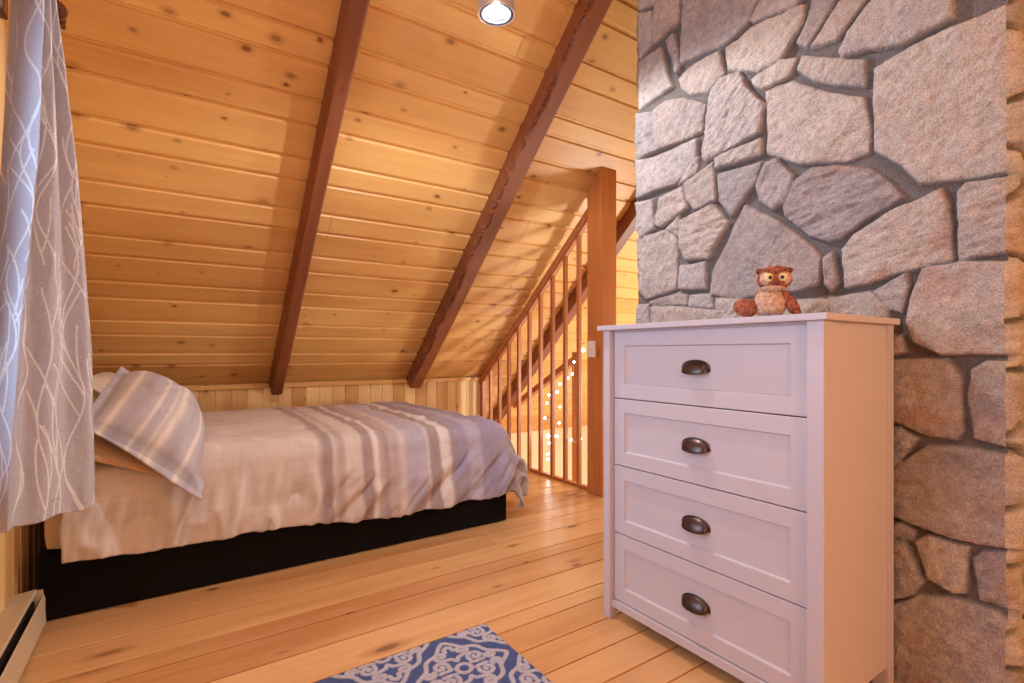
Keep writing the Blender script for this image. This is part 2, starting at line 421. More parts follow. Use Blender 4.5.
# ------------------------------------------------------------------ ceiling beams
def rafter(x0, x1, depth, label, y_end=4.27, rough=False, y_start=YR):
    L = (y_end-y_start)/CA
    # local: x across, y along slope (downwards), z outwards (into the room)
    ax = Vector((1, 0, 0)); ay = Vector((0, CA, -SA)); az = Vector((0, -SA, -CA))
    M = Matrix((( ax.x, ay.x, az.x, 0), (ax.y, ay.y, az.y, y_start), (ax.z, ay.z, az.z, zc(y_start)), (0, 0, 0, 1)))
    bm = bmesh.new(); uvl = bm.loops.layers.uv.new('UVMap'); rl = bm.verts.layers.float.new('rnd'); r = random.random()
    ns = 160 if rough else 24; w = x1-x0; nc = 7
    rows = []
    for i in range(ns+1):
        a = L*i/ns
        e = (0, 0)
        if rough:
            e = (.010*math.sin(a*9)+.012*(vnoise(np.array(a*30.), np.array(1.), 5)-.5)*2, .010*(vnoise(np.array(a*41.), np.array(3.), 9)-.5)*2)
        wob = .004*math.sin(a*2.3+x0*5)
        sec = [(0, -.01), (0+e[0]*.4+wob, depth*.5), (.006+e[0]+wob, depth-.012+e[1]), (.014+e[0]*.6+wob, depth-.002), (w-.01+wob, depth), (w+wob, depth-.008), (w+wob, -.01)]
        row = []
        for cx, h in sec:
            v = bm.verts.new(M @ Vector((x0+cx, a, h))); v[rl] = r; row.append(v)
        rows.append((row, a, sec))
    dd = [0, depth*.5, depth, depth+.015, depth+w, depth+w+.01, 2*depth+w]
    for (A, a0, _), (B, a1, _) in zip(rows, rows[1:]):
        for k in range(nc-1):
            f = bm.faces.new((A[k], B[k], B[k+1], A[k+1]))
            for lp, uv_ in zip(f.loops, ((a0, dd[k]), (a1, dd[k]), (a1, dd[k+1]), (a0, dd[k+1]))): lp[uvl].uv = uv_
    bm.faces.new(rows[-1][0]); bm.faces.new(rows[0][0][::-1])
    bmesh.ops.recalc_face_normals(bm, faces=bm.faces)
    o = obj('ceiling_beam', bm, M_beam)
    return tag(o, label, 'beam')
rafter(.622, .703, .125, 'reddish-brown sloping ceiling beam over the middle of the bed')
b2 = rafter(1.735, 1.847, .12, 'sloping ceiling beam with rough bark edge, between bed foot and railing', rough=True, y_start=1.71)
rafter(2.93, 3.04, .10, 'sloping ceiling beam seen behind the balusters over the stairwell', y_end=YLOW)
# bark strip on the second beam's edge
bm = bmesh.new()
for i in range(330):
    a = .1+i*.0105; y_ = 1.71+a*CA; 
    if y_ > 4.2: break
    c = Vector((1.735+random.uniform(-.004, .006)+.006*math.sin(a*9), y_, zc(y_)))+Vector((0, -SA, -CA))*(.106+random.uniform(-.016, .010))
    s = random.uniform(.004, .008)
    bmesh.ops.create_icosphere(bm, subdivisions=1, radius=s, matrix=Matrix.Translation(c) @ Matrix.Diagonal((random.uniform(.6, 1), random.uniform(.9, 1.8), random.uniform(.6, 1.2), 1)))
obj('bark_edge', bm, mat('bark', srgb(120, 84, 66), .9), b2)

# ------------------------------------------------------------------ post, railing, switch
PX0, PX1, PY0, PY1 = 2.467, 2.607, 2.56, 2.71
bm = None
p = wood_box('wooden_post', (PX0, PY0, 0), (PX1, PY1, zc(PY1)+.0), M_post, axis=2, bev=.006)
tag(p, 'thick square orange-brown wooden post at the end of the railing', 'post')
# cut its head to the slope
for v in p.data.vertices:
    if v.co.z > 1.5: v.co.z = zc(v.co.y)-.003
sw = empty('light_switch', (PX0, 2.66, 1.02), label='cream light switch plate on the wooden post', cat='light switch')
boxo('cover_plate', (-.006, -.036, -.058), (0, .036, .058), M_plate, sw, .002)
boxo('toggle', (-.017, -.005, -.010), (-.005, .005, .012), M_plate, sw, .0015)
rl_ = empty('stair_railing', (2.52, 3.49, 0), label='wooden loft railing with slim vertical balusters under a sloping top rail', cat='railing')
rx0, rx1 = -.032, .032; ry0, ry1 = PY1-3.49, YK-3.49
zt = lambda yy: 2.055-(yy+3.49-2.71)*.832
def slab(name, y0, y1, z0f, z1f, x0, x1, m, parent, bev=.004):
    o = wood_box(name, (x0, y0, 0), (x1, y1, 1), m, parent, bev=bev, axis=1)
    for v in o.data.vertices: v.co.z = z0f(v.co.y)+(z1f(v.co.y)-z0f(v.co.y))*v.co.z
    return o
slab('top_rail', ry0, ry1, lambda y_: zt(y_)-.062, zt, rx0, rx1, M_rail, rl_)
slab('fillet', ry0, ry1, lambda y_: zt(y_)-.078, lambda y_: zt(y_)-.058, -.018, .018, M_rail, rl_)
wood_box('bottom_rail', (rx0+.012, ry0, 0), (rx1-.012, ry1, .022), M_rail, rl_, axis=1, bev=.003)
for i in range(9):
    yy = 2.857+.157*i-3.49
    wood_box('baluster', (-.014, yy-.014, .022), (.014, yy+.014, zt(yy)-.068), M_rail, rl_, axis=2, bev=.002)
wood_box('end_stile', (-.022, ry1-.05, .022), (.022, ry1, zt(ry1)-.03), M_rail, rl_, axis=2, bev=.003)

# stairwell side: slim newel with its own sloping handrail, fairy lights hung on it
nw = empty('stair_newel', (2.93, 3.35, -2.5), label='slim newel post with short sloping handrail beyond the loft railing', cat='newel post')
wood_box('newel_shaft', (-.03, -.03, 0), (.03, .03, 3.50), M_rail, nw, axis=2)
hr = wood_box('handrail', (-.03, .03, 3.40), (.03, .95, 3.46), M_rail, nw, axis=1)
for v in hr.data.vertices: v.co.z -= (v.co.y-.03)*.52
fs = wood_box('lower_rail', (-.015, .03, 2.2), (.015, .95, 2.26), M_rail, nw, axis=1)
for v in fs.data.vertices: v.co.z -= (v.co.y-.03)*.52
st = empty('string_lights', (3.2, 3.2, 0), label='string of tiny white fairy lights hanging beyond the balusters', cat='string lights')
spx = [(583, 350, 4.0), (574, 362, 4.1), (572, 374, 4.1), (568, 378, 4.15), (560, 384, 4.2), (557, 392, 4.2), (549, 395, 4.25), (547, 403, 4.3), (560, 407, 4.2), (545, 418, 4.3), (559, 423, 4.2),
       (548, 436, 4.25), (556, 436, 4.2), (549, 443, 4.25), (548, 454, 4.3), (548, 459, 4.3), (557, 436, 4.2), (566, 440, 4.1), (571, 440, 4.1), (580, 439, 3.9)]
pts = [Vector(P(u, d=d, v=v))-Vector((3.2, 3.2, 0)) for u, v, d in spx]
bm = bmesh.new(); dense = []
for a, b in zip(pts, pts[1:]):
    for k in range(6):
        t = k/6; q = a.lerp(b, t); q.z -= .02*math.sin(PI*t); dense.append(q)
dense.append(pts[-1]); tube(bm, dense, .0022, 5); obj('wire', bm, mat('clear_wire', srgb(200, 200, 190), .3), st)
for i, q in enumerate(pts):
    bm = bmesh.new(); r = .015 if i in (0, 19, 11, 17) else .0095
    bmesh.ops.create_icosphere(bm, subdivisions=2, radius=r, matrix=Matrix.Translation(q)); obj('bulb', bm, M_bulb, st, True)

# ------------------------------------------------------------------ stone chimney
CX, CY0, CY1, CXE = 1.842, .384, 1.665, 2.9
def c(n, pts):
    s, ox, oy = {1: (4.27, 630, 0), 2: (4.27, 630, 160), 3: (4.27, 824, 0), 4: (4.27, 824, 160), 5: (3.593, 884, 310), 6: (3.536, 884, 490), 0: (1, 0, 0)}[n]
    return [(ox+x/s, oy+y/s) for x, y in pts]
STONES = [
 c(1, [(24, 48), (78, 40), (88, 95), (83, 180), (30, 245), (24, 200)]), c(1, [(24, -30), (130, -30), (85, 20), (30, 38)]),
 c(1, [(95, 15), (140, -30), (212, -30), (205, 95), (150, 140), (92, 178)]),
 c(1, [(148, 175), (178, 140), (197, 205), (203, 290), (188, 312)]),
 c(1, [(24, 260), (125, 200), (150, 300), (172, 365), (24, 466)]),
 c(1, [(225, -30), (548, -30), (490, 100), (400, 190), (355, 205), (212, 268), (210, 180)]),
 c(1, [(198, 335), (250, 280), (370, 215), (386, 310), (322, 388), (240, 398), (205, 375)]),
 c(1, [(562, -30), (740, -30), (700, 20), (515, 88), (502, 80)]),
 c(1, [(402, 205), (510, 112), (738, 15), (732, 90), (640, 243), (540, 302), (408, 292)]),
 c(1, [(93, 470), (140, 430), (220, 415), (316, 440), (300, 558), (97, 643)]),
 c(1, [(340, 380), (378, 330), (455, 303), (490, 370), (562, 440), (545, 562), (400, 632), (310, 688), (295, 665), (325, 470)]),
 c(1, [(508, 335), (640, 248), (702, 240), (665, 320), (560, 378), (520, 362)]),
 c(0, [(763, 90), (788, 79), (828, 91), (862, 96), (867, 130), (866, 150), (845, 160), (800, 163), (765, 153)]),
 c(0, [(794, 68), (799, 54), (830, 57), (863, 58), (863, 84), (832, 83), (812, 79)]),
 c(0, [(812, -8), (834, -8), (826, 12), (807, 46), (796, 42), (805, 22)]),
 c(0, [(809, 47), (836, 3), (848, -8), (868, -8), (834, 38), (826, 41)]),
 c(3, [(60, 222), (100, 140), (215, -30), (545, -30), (545, 70), (440, 125), (330, 183), (180, 203), (70, 237)]),
 c(0, [(872, 66), (915, 42), (1008, 2), (1010, 169), (968, 176), (918, 183), (900, 165), (874, 150), (872, 100)]),
 c(0, [(634, 197), (634, 160), (650, 157), (695, 138), (693, 158), (672, 184), (652, 190)]),
 c(0, [(634, 113), (651, 111), (652, 150), (634, 160)]),
 c(0, [(675, 185), (687, 160), (695, 156), (693, 171)]),
 c(2, [(222, 100), (345, 5), (356, 170), (265, 210), (235, 170)]),
 c(2, [(95, 270), (120, 160), (215, 110), (236, 205), (120, 286)]),
 c(2, [(20, 178), (90, 165), (92, 290), (40, 330), (20, 295)]),
 c(0, [(713, 158), (728, 150), (760, 138), (759, 153), (735, 162), (714, 168)]),
 c(2, [(365, 60), (555, 0), (530, 90), (420, 237), (370, 170)]),
 c(2, [(570, 10), (620, -5), (692, 60), (652, 180), (600, 212), (550, 172), (530, 110)]),
 c(0, [(781, 207), (789, 183), (808, 167), (830, 165), (868, 168), (885, 179), (901, 195), (866, 217), (838, 238), (826, 241), (805, 234), (783, 217)]),
 c(2, [(142, 293), (200, 237), (192, 320)]),
 c(2, [(200, 260), (350, 190), (416, 265), (320, 422), (230, 422), (205, 370)]),
 c(2, [(22, 330), (145, 298), (187, 335), (191, 550), (50, 592), (22, 545)]),
 c(2, [(203, 450), (310, 435), (316, 548), (203, 552)]),
 c(2, [(328, 572), (335, 480), (480, 188), (620, 258), (772, 370), (806, 420), (792, 530), (700, 557), (440, 587)]),
 c(2, [(75, 605), (200, 565), (230, 570), (226, 617), (90, 622)]), c(2, [(240, 575), (332, 570), (346, 632), (240, 622)]),
 c(2, [(20, 618), (70, 613), (75, 720), (20, 720)]), c(2, [(83, 627), (220, 628), (360, 642), (360, 770), (83, 770)]),
 c(2, [(355, 590), (440, 592), (560, 602), (800, 592), (850, 600), (860, 770), (372, 770)]),
 c(0, [(822, 258), (829, 252), (832, 254), (836, 283), (829, 291), (823, 284)]),
 c(4, [(73, 378), (120, 320), (300, 205), (495, 118), (527, 180), (537, 422), (300, 482), (180, 527), (85, 542)]),
 c(4, [(568, 130), (600, 95), (790, 68), (790, 388), (568, 422)]),
 c(4, [(200, 560), (342, 483), (352, 540), (322, 652), (270, 640)]),
 c(4, [(5, 588), (185, 558), (262, 640), (272, 720), (5, 780)]),
 c(0, [(921, 268), (960, 261), (1009, 262), (1009, 354), (940, 354), (912, 341), (905, 322), (909, 300)]),
 c(0, [(872, 335), (900, 336), (903, 351), (892, 355), (872, 355)]),
 c(5, [(-60, 180), (220, 173), (266, 240), (277, 440), (255, 472), (150, 452), (60, 412), (-60, 400)]),
 c(5, [(308, 212), (370, 183), (455, 188), (455, 500), (320, 462), (298, 300)]),
 c(5, [(-40, 430), (50, 423), (117, 465), (50, 547), (-40, 600)]),
 c(0, [(878, 480), (898, 465), (926, 447), (975, 449), (1010, 457), (1010, 550), (960, 541), (892, 518), (878, 512)]),
 c(6, [(-40, 120), (60, 123), (97, 150), (90, 177), (-40, 172)]),
 c(6, [(98, 185), (150, 163), (290, 205), (277, 372), (240, 372), (150, 322)]),
 c(6, [(308, 250), (340, 223), (440, 225), (440, 430), (330, 392)]),
 c(6, [(-60, 180), (60, 183), (87, 240), (132, 330), (100, 372), (-60, 415)]),
 c(6, [(-60, 440), (120, 378), (250, 393), (390, 440), (445, 490), (445, 860), (-60, 860)]),
]
def face_pts(poly):
    out = []
    for u, v in poly:
        p_ = P(u, x=CX-.032, v=v); out.append((p_[1], p_[2]))
    return np.array(out)
POLY = [face_pts(p_) for p_ in STONES]
def sd_poly(px, py, poly):
    """signed distance, positive inside"""
    n = len(poly); d = np.full(px.shape, 1e9); inside = np.zeros(px.shape, bool)
    for i in range(n):
        a = poly[i]; b = poly[(i+1) % n]; e = b-a
        wx = px-a[0]; wy = py-a[1]
        t = np.clip((wx*e[0]+wy*e[1])/(e@e+1e-12), 0, 1)
        d = np.minimum(d, (wx-e[0]*t)**2+(wy-e[1]*t)**2)
        cnd = (a[1] > py) != (b[1] > py)
        with np.errstate(divide='ignore', invalid='ignore'):
            xi = (b[0]-a[0])*(py-a[1])/(b[1]-a[1])+a[0]
        inside ^= cnd & (px < xi)
    d = np.sqrt(d); return np.where(inside, d, -d)
def voro(px, py, seeds):
    d = np.sqrt((px[..., None]-seeds[:, 0])**2+(py[..., None]-seeds[:, 1])**2)
    o = np.argsort(d, -1)[..., :2]
    i0, i1 = o[..., 0], o[..., 1]
    d0 = np.take_along_axis(d, i0[..., None], -1)[..., 0]; d1 = np.take_along_axis(d, i1[..., None], -1)[..., 0]
    sep = np.hypot(*(seeds[i0]-seeds[i1]).transpose(2, 0, 1))+1e-6
    return (d1**2-d0**2)/(2*sep), i0
def jitter_seeds(w, h, s, sd):
    r = np.random.default_rng(sd); out = []
    ny = max(1, int(w/s)); nz = int(h/(s*.8))
    for j in range(nz):
        for i in range(ny+1):
            out.append(((i+.5*(j % 2)+r.uniform(-.28, .28))*w/ny, (j+.5+r.uniform(-.3, .3))*h/nz))
    return np.array(out)
def stone_field(A, Z, use_poly, seeds, sd):
    """height and colour over face coordinates"""
    wa = A+.010*fbm(A*14, Z*14, sd, 4); wz = Z+.010*fbm(A*14+9, Z*14+3, sd+1, 4)
    s = np.full(A.shape, -1.0); sid = np.zeros(A.shape, int)-1
    if use_poly:
        for i, pl in enumerate(POLY):
            lo = pl.min(0)-.06; hi = pl.max(0)+.06
            m = (A > lo[0]) & (A < hi[0]) & (Z > lo[1]) & (Z < hi[1])
            if not m.any(): continue
            q = sd_poly(wa[m], wz[m], pl); cur = s[m]; b = q > cur
            cur[b] = q[b]; s[m] = cur; t = sid[m]; t[b] = i; sid[m] = t
        ev, iv = voro(wa, wz, seeds)
        free = ((Z < 1.02) & (A > .60)) | (Z > 1.0+.742*(1.0094+.83*A))
        ev2 = np.minimum(ev-.012, -s-.02)
        use = free & (s < 0) & (ev2 > s)
        s = np.where(use, ev2, s); sid = np.where(use, iv+100, sid)
    else:
        ev, iv = voro(wa, wz, seeds); s = ev-.010; sid = iv+200
    r = np.random.default_rng(sd+5); tab = r.uniform(0, 1, (1200, 6))
    k = tab[sid]
    s = s+.0018; edge = sstep(-.005, .0025, s)
    tilt = .010*(k[..., 0]-.5)*np.sin(A*9+k[..., 3]*6)
    n1 = fbm(A*6+k[..., 3]*9, Z*6+k[..., 4]*9, sd+2, 5, .55)
    th = .2+k[..., 4]*1.3; ct_, sn_ = np.cos(th), np.sin(th)
    ridg = -np.abs(fbm((A*ct_+Z*sn_)*20+k[..., 1]*7, (Z*ct_-A*sn_)*6+k[..., 2]*9, sd+3, 5, .6))*(.35+.9*k[..., 3])
    crown = .004*sstep(-.004, .02, s)
    h = edge*(.020+.010*k[..., 5]+crown+.030*n1+.040*ridg+.006*fbm(A*70, Z*70, sd+4, 3)+tilt)+(1-edge)*.003*fbm(A*60, Z*60, sd+8, 3)
    base = np.array([srgb(172, 161, 157), srgb(184, 172, 165), srgb(162, 152, 150), srgb(178, 160, 149), srgb(188, 174, 163), srgb(155, 145, 143)])
    c0 = base[(k[..., 1]*5.99).astype(int)]; c1 = base[(k[..., 2]*5.99).astype(int)]
    t = np.clip(fbm(A*7+5, Z*7, sd+6, 4)*1.5+.5, 0, 1)[..., None]
    cs = c0*(1-t)+c1*t
    rust = sstep(.10, .28, fbm(A*5+k[..., 0]*5, Z*5, sd+7, 4))[..., None]*.38
    cs = cs*(1-rust)+np.array(srgb(168, 112, 78))*rust
    cs = cs*(1+.5*fbm(A*60, Z*60, sd+9, 3))[..., None]
    cm = np.array(srgb(116, 106, 102))*(1+.3*fbm(A*40, Z*40, sd+11, 3))[..., None]
    e = edge[..., None]
    return h, cs*e+cm*(1-e)
ztop_ch = 4.1; st_ = .0042
ya = np.arange(CY0, CY1+1e-6, st_); za = np.concatenate([np.arange(0, 2.75, st_), np.arange(2.75, ztop_ch+.02, .012)])
A, Z = np.meshgrid(ya, za, indexing='ij')
seeds = jitter_seeds(CY1-CY0+.1, 4.2, .21, 11)+np.array([CY0-.05, 0])
H, Cc = stone_field(A, Z, True, seeds, 21)
V = np.stack([CX-H, A, Z], -1)
me1 = grid_mesh('stone_face', V[::-1], Cc[::-1])
xa = np.concatenate([np.arange(0, .5, .007), np.arange(.5, CXE-CX+.012, .014)])
A2, Z2 = np.meshgrid(xa, za[::1], indexing='ij')
seeds2 = jitter_seeds(1.2, 4.2, .17, 5)
H2, C2 = stone_field(A2, Z2, False, seeds2, 31)
warm = 1.0
X2 = CX-H[0][None, :]*np.clip(1-A2/.05, 0, 1)+A2
Y2 = CY0-(H2*1.2-.004)*np.clip(A2/.012, 0, 1)
me2 = grid_mesh('stone_side', np.stack([X2, Y2, Z2], -1), C2*np.array([1.12, 1.08, .96]))  # side tinted paler and yellower: the light falling there is put into its colour
A3, Z3 = np.meshgrid(np.arange(0, CXE-CX+.02, .02), za[::3], indexing='ij')
H3, C3 = stone_field(A3, Z3, False, seeds2[::-1], 41)
X3 = CX-H[-1][::3][None, :]*np.clip(1-A3/.05, 0, 1)+A3
me3 = grid_mesh('stone_back', np.stack([X3, CY1+H3*np.clip(A3/.02, 0, 1), Z3], -1)[::-1], C3[::-1])
chim = empty('stone_chimney', (CX+.5, 1.0, 0), label='tall fieldstone chimney breast of large grey-pink stones behind the white dresser', cat='chimney')
def cut_top(me):
    co = np.zeros(len(me.vertices)*3, np.float32); me.vertices.foreach_get('co', co); co = co.reshape(-1, 3)
    co[:, 2] = np.minimum(co[:, 2], ZK+(YK-np.maximum(co[:, 1], YR))*TAN-.02); me.vertices.foreach_set('co', co.reshape(-1)); me.update()
for me in (me1, me2, me3): cut_top(me)
for nm, me in (('stone_face', me1), ('stone_side', me2), ('stone_back', me3)):
    me.transform(Matrix.Translation((-CX-.5, -1.0, 0))); link(nm, me, M_stone, chim)
boxo('chimney_core', (-.48, -.6, 0), (CXE-CX-.5, .62, 3.0), mat('mortar', srgb(126, 114, 108), .9), chim, 0)

# ------------------------------------------------------------------ dresser
dr = empty('dresser', (1.575, 1.0155, 0), label='tall white four-drawer dresser with dark cup pulls against the stone chimney', cat='dresser')
DX0, DX1, DY0, DY1 = 1.366-1.575, 1.795-1.575, .624-1.0155, 1.409-1.0155
ZT = 1.081
boxo('top_board', (1.35-1.575, .610-1.0155, ZT), (1.802-1.575, 1.428-1.0155, 1.099), M_white, dr, .003)
for (y0, y1) in ((DY0, DY0+.042), (DY1-.032, DY1)):
    boxo('leg', (DX0, y0, 0), (DX0+.042, y1, ZT), M_white, dr, .002)
    boxo('leg', (DX1-.040, y0, 0), (DX1, y1, ZT), M_white, dr, .002)
for (y0, y1) in ((DY0+.006, DY0+.022), (DY1-.022, DY1-.006)):
    boxo('side_panel', (DX0+.04, y0, .065), (DX1-.038, y1, ZT), M_white, dr, .001)
boxo('back_panel', (DX1-.02, DY0+.034, .06), (DX1-.012, DY1-.032, ZT), M_white, dr, .001)
boxo('apron', (DX0+.014, DY0+.035, .042), (DX0+.034, DY1-.032, .0705), M_white, dr, .002)
boxo('front_rail', (DX0+.026, DY0+.035, 1.060), (DX0+.04, DY1-.032, ZT), M_white, dr, .001)
def drawer(z0, z1):
    y0, y1 = DY0+.0445, DY1-.0345; xf = DX0+.022; t = .050; rec = .009
    bm = bmesh.new()
    # outer frame with recessed flat panel, mitred inner lip
    def ring(off, x): return [bm.verts.new((x, a, b)) for a, b in ((y0+off, z0+off), (y1-off, z0+off), (y1-off, z1-off), (y0+off, z1-off))]
    rs = [ring(0, xf+.018), ring(0, xf+.0015), ring(.0015, xf), ring(t, xf), ring(t+.004, xf+rec)]
    for a, b in zip(rs, rs[1:]):
        for i in range(4): bm.faces.new((a[i], b[i], b[(i+1) % 4], a[(i+1) % 4]))
    bm.faces.new(rs[-1][::-1]); bm.faces.new(rs[0])
    bmesh.ops.recalc_face_normals(bm, faces=bm.faces)
    d = obj('drawer', bm, M_white, dr)
    # drawer box behind the front
    bb = bmesh.new(); box(bb, (xf+.018, y0+.01, z0+.01), (DX1-.03, y1-.01, z1-.03)); obj('drawer_box', bb, M_white, d)
    # cup pull
    hb = bmesh.new(); cx = xf+rec; cy = (y0+y1)/2; cz = (z0+z1)/2
    nu, nv = 20, 10; rows = []
    for i in range(nu+1):
        th = PI*i/nu; row = []
        for j in range(nv+1):
            ph = PI/2*j/nv
            yy = -math.cos(th)*.046; out = math.sin(th)**.7
            row.append(hb.verts.new((cx-.003-.024*math.sin(ph)*out, cy+yy, cz-.010+.030*math.cos(ph)*out-.013*math.sin(ph)*out)))
        rows.append(row)
    for A_, B_ in zip(rows, rows[1:]):
        for j in range(nv): hb.faces.new((A_[j], B_[j], B_[j+1], A_[j+1]))
    # flange round the cup
    fl = []
    for i in range(nu+1):
        th = PI*i/nu
        fl.append([(cx-.0005, cy-math.cos(th)*a, cz-.010+math.sin(th)**.7*b-(.004 if a > .05 and i in (0, nu) else 0)) for a, b in ((.044, .028), (.0525, .034))])
    A_ = None
    for a, b in fl:
        row = [hb.verts.new((q[0]-dx, q[1], q[2])) for q, dx in ((a, .004), (b, .004), (b, 0))]
        if A_:
            for j in range(2): hb.faces.new((A_[j], row[j], row[j+1], A_[j+1]))
        A_ = row
    bmesh.ops.remove_doubles(hb, verts=hb.verts, dist=.0004)
    h = obj('cup_pull', hb, M_bronze, d, True)
    so = h.modifiers.new('t', 'SOLIDIFY'); so.thickness = .002; so.offset = 1
    h['label'] = 'dark bronze cup pull'
for z0, z1 in ((.829, 1.074), (.5790, .8255), (.3255, .5755), (.0735, .322)): drawer(z0, z1)

a_ = 0.0; px_, py_ = DX0, DY1
dr.rotation_euler.z = a_
dr.location.x += px_-(px_*math.cos(a_)-py_*math.sin(a_)); dr.location.y += py_-(px_*math.sin(a_)+py_*math.cos(a_))

# ------------------------------------------------------------------ plush owl on the dresser
def blob(name, c_, r, m, parent, sub=4, amp=.0, rot=None, sd=0, shape=None):
    bm = bmesh.new(); bmesh.ops.create_icosphere(bm, subdivisions=sub, radius=1)
    R_ = Matrix.Rotation(rot[0], 3, 'X') @ Matrix.Rotation(rot[1], 3, 'Y') @ Matrix.Rotation(rot[2], 3, 'Z') if rot else Matrix.Identity(3)
    for v in bm.verts:
        q = v.co.copy(); n = 1+amp*(float(fbm(np.array(q.x*7+q.z*3), np.array(q.y*7-q.z*5), sd, 3)))*2
        q = Vector((q.x*r[0], q.y*r[1], q.z*r[2]))*n
        if shape: q = shape(q)
        v.co = R_ @ q+Vector(c_)
    return obj(name, bm, m, parent, True)
def fur(name, c1, c2, sc_=90):
    m = mat(name, rough=.95); g = N(m)
    n = g.n('ShaderNodeTexNoise'); n.inputs['Scale'].default_value = sc_; n.inputs['Detail'].default_value = 4
    g.l(g.n('ShaderNodeTexCoord').outputs['Object'], n.inputs['Vector'])
    g.l(g.ramp(n.outputs['Fac'], [(.35, c1), (.65, c2)]), g.b.inputs['Base Color']); g.bump(n.outputs['Fac'], .9, .01)
    return m
M_fb = fur('brown_fur', srgb(120, 58, 36), srgb(190, 112, 80)); M_fl = fur('pale_fur', srgb(190, 142, 112), srgb(226, 188, 160)); M_fd = fur('dark_fur', srgb(96, 44, 28), srgb(160, 86, 58))
M_eye = mat('eye_yellow', srgb(232, 206, 146), .25); M_pup = mat('eye_pupil', srgb(20, 12, 10), .15); M_foot = mat('grey_felt', srgb(120, 108, 112), .9)
# faces the camera: local -x looks to the viewer
owl = empty('plush_owl', (1.60, .893, 1.104), rz=math.atan2(.893, 1.60)+.12, label='small brown plush owl with yellow eyes sitting on the white dresser', cat='soft toy')
blob('body', (0, 0, .050), (.038, .046, .054), M_fl, owl, amp=.10, sd=2)
blob('back_fur', (.012, -.002, .056), (.035, .050, .055), M_fb, owl, amp=.10, sd=3)
hy = -.012
hd = blob('head', (-.004, hy, .128), (.038, .050, .039), M_fb, owl, amp=.12, sd=4)
for s in (-1, 1):
    blob('ear_tuft', (-.002, hy+s*.040, .154), (.010, .013, .011), M_fd, hd, 3, .25, rot=(s*.5, 0, 0), sd=6)
    blob('eye', (-.035, hy+s*.020, .131), (.010, .0145, .0145), M_eye, hd, 3)
    blob('pupil', (-.0435, hy+s*.017, .130), (.004, .006, .006), M_pup, hd, 2)
    blob('face_disc', (-.026, hy+s*.022, .129), (.012, .022, .023), M_fl, hd, 3, .16, sd=8)
blob('beak', (-.042, hy, .117), (.008, .005, .010), M_fd, hd, 3)
blob('brow', (-.020, hy, .155), (.022, .036, .014), M_fb, hd, 4, .25, sd=9)
blob('collar_fur', (-.012, hy*.5, .098), (.030, .036, .012), M_fl, owl, 4, .25, sd=19)
blob('wing', (-.006, .070, .040), (.016, .038, .028), M_fb, owl, 4, .2, rot=(.2, 0, 0), sd=10)
blob('wing', (-.008, -.058, .048), (.016, .018, .050), M_fb, owl, 4, .16, rot=(-.5, 0, 0), sd=11)
for s in (-1, 1): blob('foot', (-.038, s*.018, .010), (.016, .013, .010), M_foot, owl, 3)

# ------------------------------------------------------------------ bed
bed = empty('bed', (.62, 3.3, 0), label='queen bed with black fabric base and cream mattress under the sloped ceiling', cat='bed')
bx, by = .62, 3.3
base = boxo('bed_base', (-.405-bx, 2.520-by, .003), (1.655-bx, 4.07-by, .245), M_black, bed, .012)
mt = boxo('mattress', (-.40-bx, 2.54-by, .245), (1.64-bx, 4.07-by, .52), M_matt, bed, .06)

